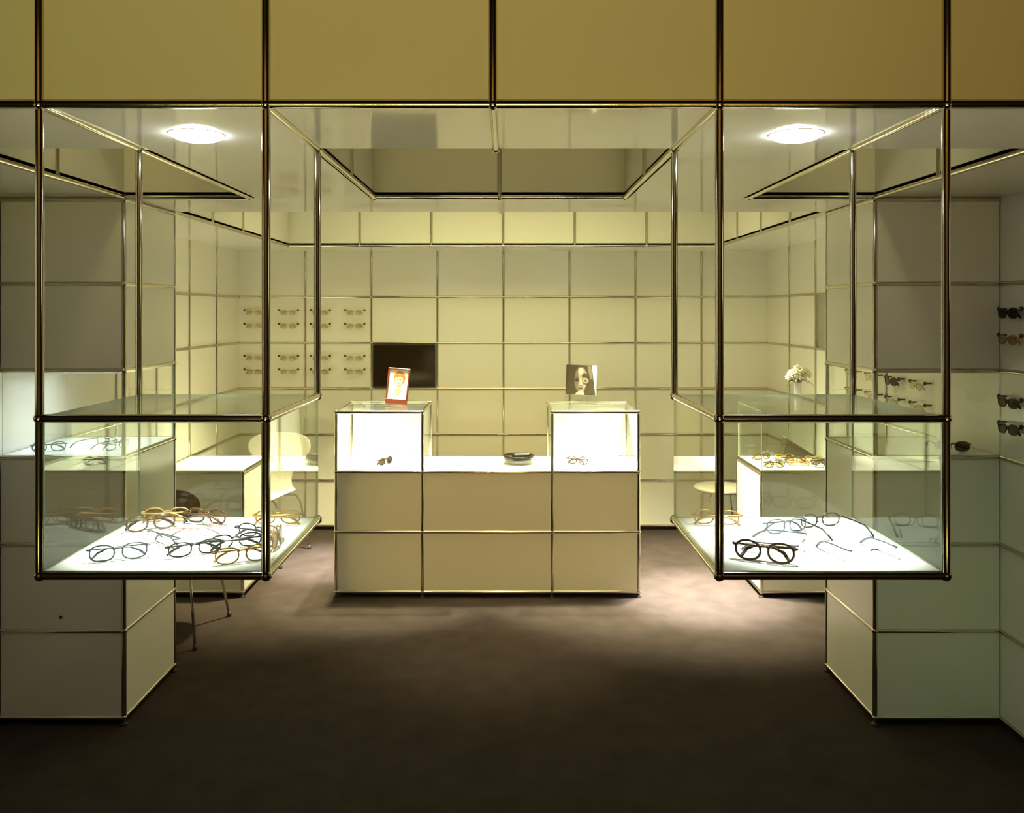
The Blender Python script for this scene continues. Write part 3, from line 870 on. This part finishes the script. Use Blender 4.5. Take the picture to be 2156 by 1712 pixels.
mb.poly(ell(0.0, z0 + 0.042, 0.014, 0.004, 12), 0.0006, 2, P(0.0034))                                    # mouth
mb.poly([(0.024, z0 + .004), (0.072, z0 + .004), (0.080, z0 + .06), (0.066, z0 + .085), (0.046, z0 + .070), (0.034, z0 + .04)], 0.0006, 1, P(0.0036))    # hair at lower right
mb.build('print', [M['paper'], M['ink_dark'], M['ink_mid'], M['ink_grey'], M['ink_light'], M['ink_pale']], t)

# shallow glass dish with a dark case in it
t = thing('glass_dish', 'low round thick glass dish on the middle of the white counter', 'dish', (0.100, 3.235, 2 * K + 0.0082))
mb = MB(); mb.lathe([(0, 0), (.080, 0), (.092, .008), (.096, .030), (.094, .044), (.088, .046), (.084, .034), (.078, .014), (0, .012)], n=40)
mb.build('bowl', M['bowl'], t)
mb = MB(); mb.lathe([(.084, .046), (.090, .0525), (.096, .048), (.0945, .043), (.086, .041), (.084, .046)], n=40); mb.build('rim', M['gunmetal'], t)
t2 = MB(); t2.bbox(-0.055, 0.055, -0.026, 0.026, 0.0, 0.046, 0.009)
o = t2.build('spectacle_case', M['dark_item']); o.location = (0.115, 3.25, 2 * K + 0.0082 + 0.0155); o.rotation_euler = (0, 0, math.radians(12))
tag(o, 'small dark spectacle case lying in the glass dish on the counter', 'case')

# wall screen
t = thing('wall_screen', 'black rectangular screen set in a back wall panel behind the counter', 'screen', (-0.75, 4.5, 3.5 * K))
mb = MB(); mb.bbox(-0.236, 0.236, -0.022, -0.001, -0.160, 0.162, 0.003); mb.build('housing', M['bezel'], t)
mb = MB(); mb.box(-0.226, 0.226, -0.024, -0.0221, -0.150, 0.152); mb.build('screen_glass', M['screen'], t)

# vase with cream flowers on the glass top of the right desk
t = thing('flower_vase', 'white cylinder vase with cream flowers and dark leaves above the right desk', 'vase', (1.798, 3.26, 3 * K + 0.0070))
mb = MB(); mb.lathe([(0, 0), (.017, 0), (.0185, .003), (.0195, .145), (.0180, .147), (.0165, .144), (.016, .01), (0, .008)], n=28); mb.build('vase_body', M['vase'], t)
FLW = [(-0.030, -0.012, .200, .026), (0.004, -0.016, .222, .031), (0.048, -0.010, .203, .029), (-0.045, 0.0, .176, .020), (0.018, 0.016, .205, .026), (0.016, -0.026, .178, .024), (-0.012, 0.02, .205, .024), (0.060, 0.008, .185, .018)]
for (x, y, z, r) in FLW:
    x *= 1.12; r *= 1.22
    mb = MB(); mb.path([(x * 0.1, y * 0.1, .10), (x * 0.4, y * 0.4, .15), (x, y, z)], .0016, 5)
    st = mb.build('stem', M['leaf'], t)
    mb = MB()
    nrm = Vector((x * 8, y * 8 - 0.6, 0.7)).normalized(); q = nrm.to_track_quat('Z', 'Y').to_matrix().to_4x4()
    for ring, (n, rad, up, lift) in enumerate(((8, 0.62, 0.0, 0.55), (6, 0.34, 0.22, 0.75))):
        for k in range(n):
            a = 2 * PI * k / n + ring * 0.4
            m4 = Matrix.Translation((x, y, z)) @ q @ Matrix.Rotation(a, 4, 'Z') @ Matrix.Translation((r * rad, 0, r * up)) @ Matrix.Rotation(-0.5 * lift, 4, 'Y')
            mb.sphere((0, 0, 0), r * 0.46, 8, 6, 0, (1, 0.8, 0.28), m4)
    mb.sphere((0, 0, 0), r * 0.22, 8, 6, 1, (1, 1, 0.7), Matrix.Translation((x, y, z)) @ q @ Matrix.Translation((0, 0, r * 0.25)))
    mb.build('blossom', [M['petal'], M['petal_core']], st)
def leaf(pts, wd):
    mb = MB(); pts = [Vector(p) for p in pts]; n = len(pts); vs = []; fs = []
    for i, p in enumerate(pts):
        d = (pts[min(i + 1, n - 1)] - pts[max(i - 1, 0)]).normalized()
        sd = d.cross(Vector((0, 0, 1))).normalized() * (wd * math.sin(PI * (i + 0.25) / (n - 0.5)))
        for e in (-1, 0, 1): vs.append(p + sd * e + Vector((0, 0, 0.15 * wd * abs(e))))
        for e in (-1, 0, 1): vs.append(p + sd * e + Vector((0, 0, 0.15 * wd * abs(e) - 0.0012)))
    for i in range(n - 1):
        a = i * 6; b = a + 6
        for e in (0, 1):
            fs.append((a + e, a + e + 1, b + e + 1, b + e)); fs.append((a + 3 + e, b + 3 + e, b + 4 + e, a + 4 + e))
        fs.append((a, b, b + 3, a + 3)); fs.append((a + 2, a + 5, b + 5, b + 2))
    mb.add(vs, fs, 0, True); mb.build('leaf', M['leaf'], t)
leaf([(-.005, -.01, .147), (-.03, -.015, .160), (-.048, -.02, .152), (-.070, -.024, .122)], .016)
leaf([(.005, -.01, .147), (.035, -.015, .162), (.062, -.018, .150), (.094, -.022, .124)], .016)
leaf([(.0, -.015, .150), (.01, -.035, .166), (.028, -.046, .160), (.050, -.05, .140)], .018)
leaf([(.0, -.01, .150), (-.015, -.03, .168), (-.02, -.042, .165), (-.026, -.05, .146)], .016)

# wedge-shaped display stand among the spectacles on the right desk
mb = MB()
t = thing('display_wedge', 'brown wedge-shaped display stand at the back of the right desk', 'display stand', (1.865, 3.43, ZD))
x0, x1, hh_ = -0.105, 0.105, 0.125
vs = [(x0, -0.03, 0), (x1, -0.03, 0), (x1, 0.05, 0), (x0, 0.05, 0), (x0 + 0.022, -0.012, hh_), (x0 + 0.022, 0.05, hh_), (x1, -0.03, 0.006), (x1, 0.05, 0.006)]
fs = [(3, 2, 1, 0), (0, 1, 6, 4), (2, 3, 5, 7), (0, 4, 5, 3), (1, 2, 7, 6), (4, 6, 7, 5)]
mb.add(vs, fs[:5], 0); mb.build('wedge_body', M['wedge'], t)
mb = MB(); d = Vector((x1 - x0 - 0.022, 0, 0.006 - hh_)); n = Vector((-d.z, 0, d.x)).normalized() * 0.003
a, b, c, e = Vector(vs[4]), Vector(vs[6]), Vector(vs[7]), Vector(vs[5])
mb.add([a, b, c, e, a + n, b + n, c + n, e + n], [(3, 2, 1, 0), (4, 5, 6, 7), (0, 1, 5, 4), (1, 2, 6, 5), (2, 3, 7, 6), (3, 0, 4, 7)], 0)
mb.build('sloping_face', M['wedge_top'], t)
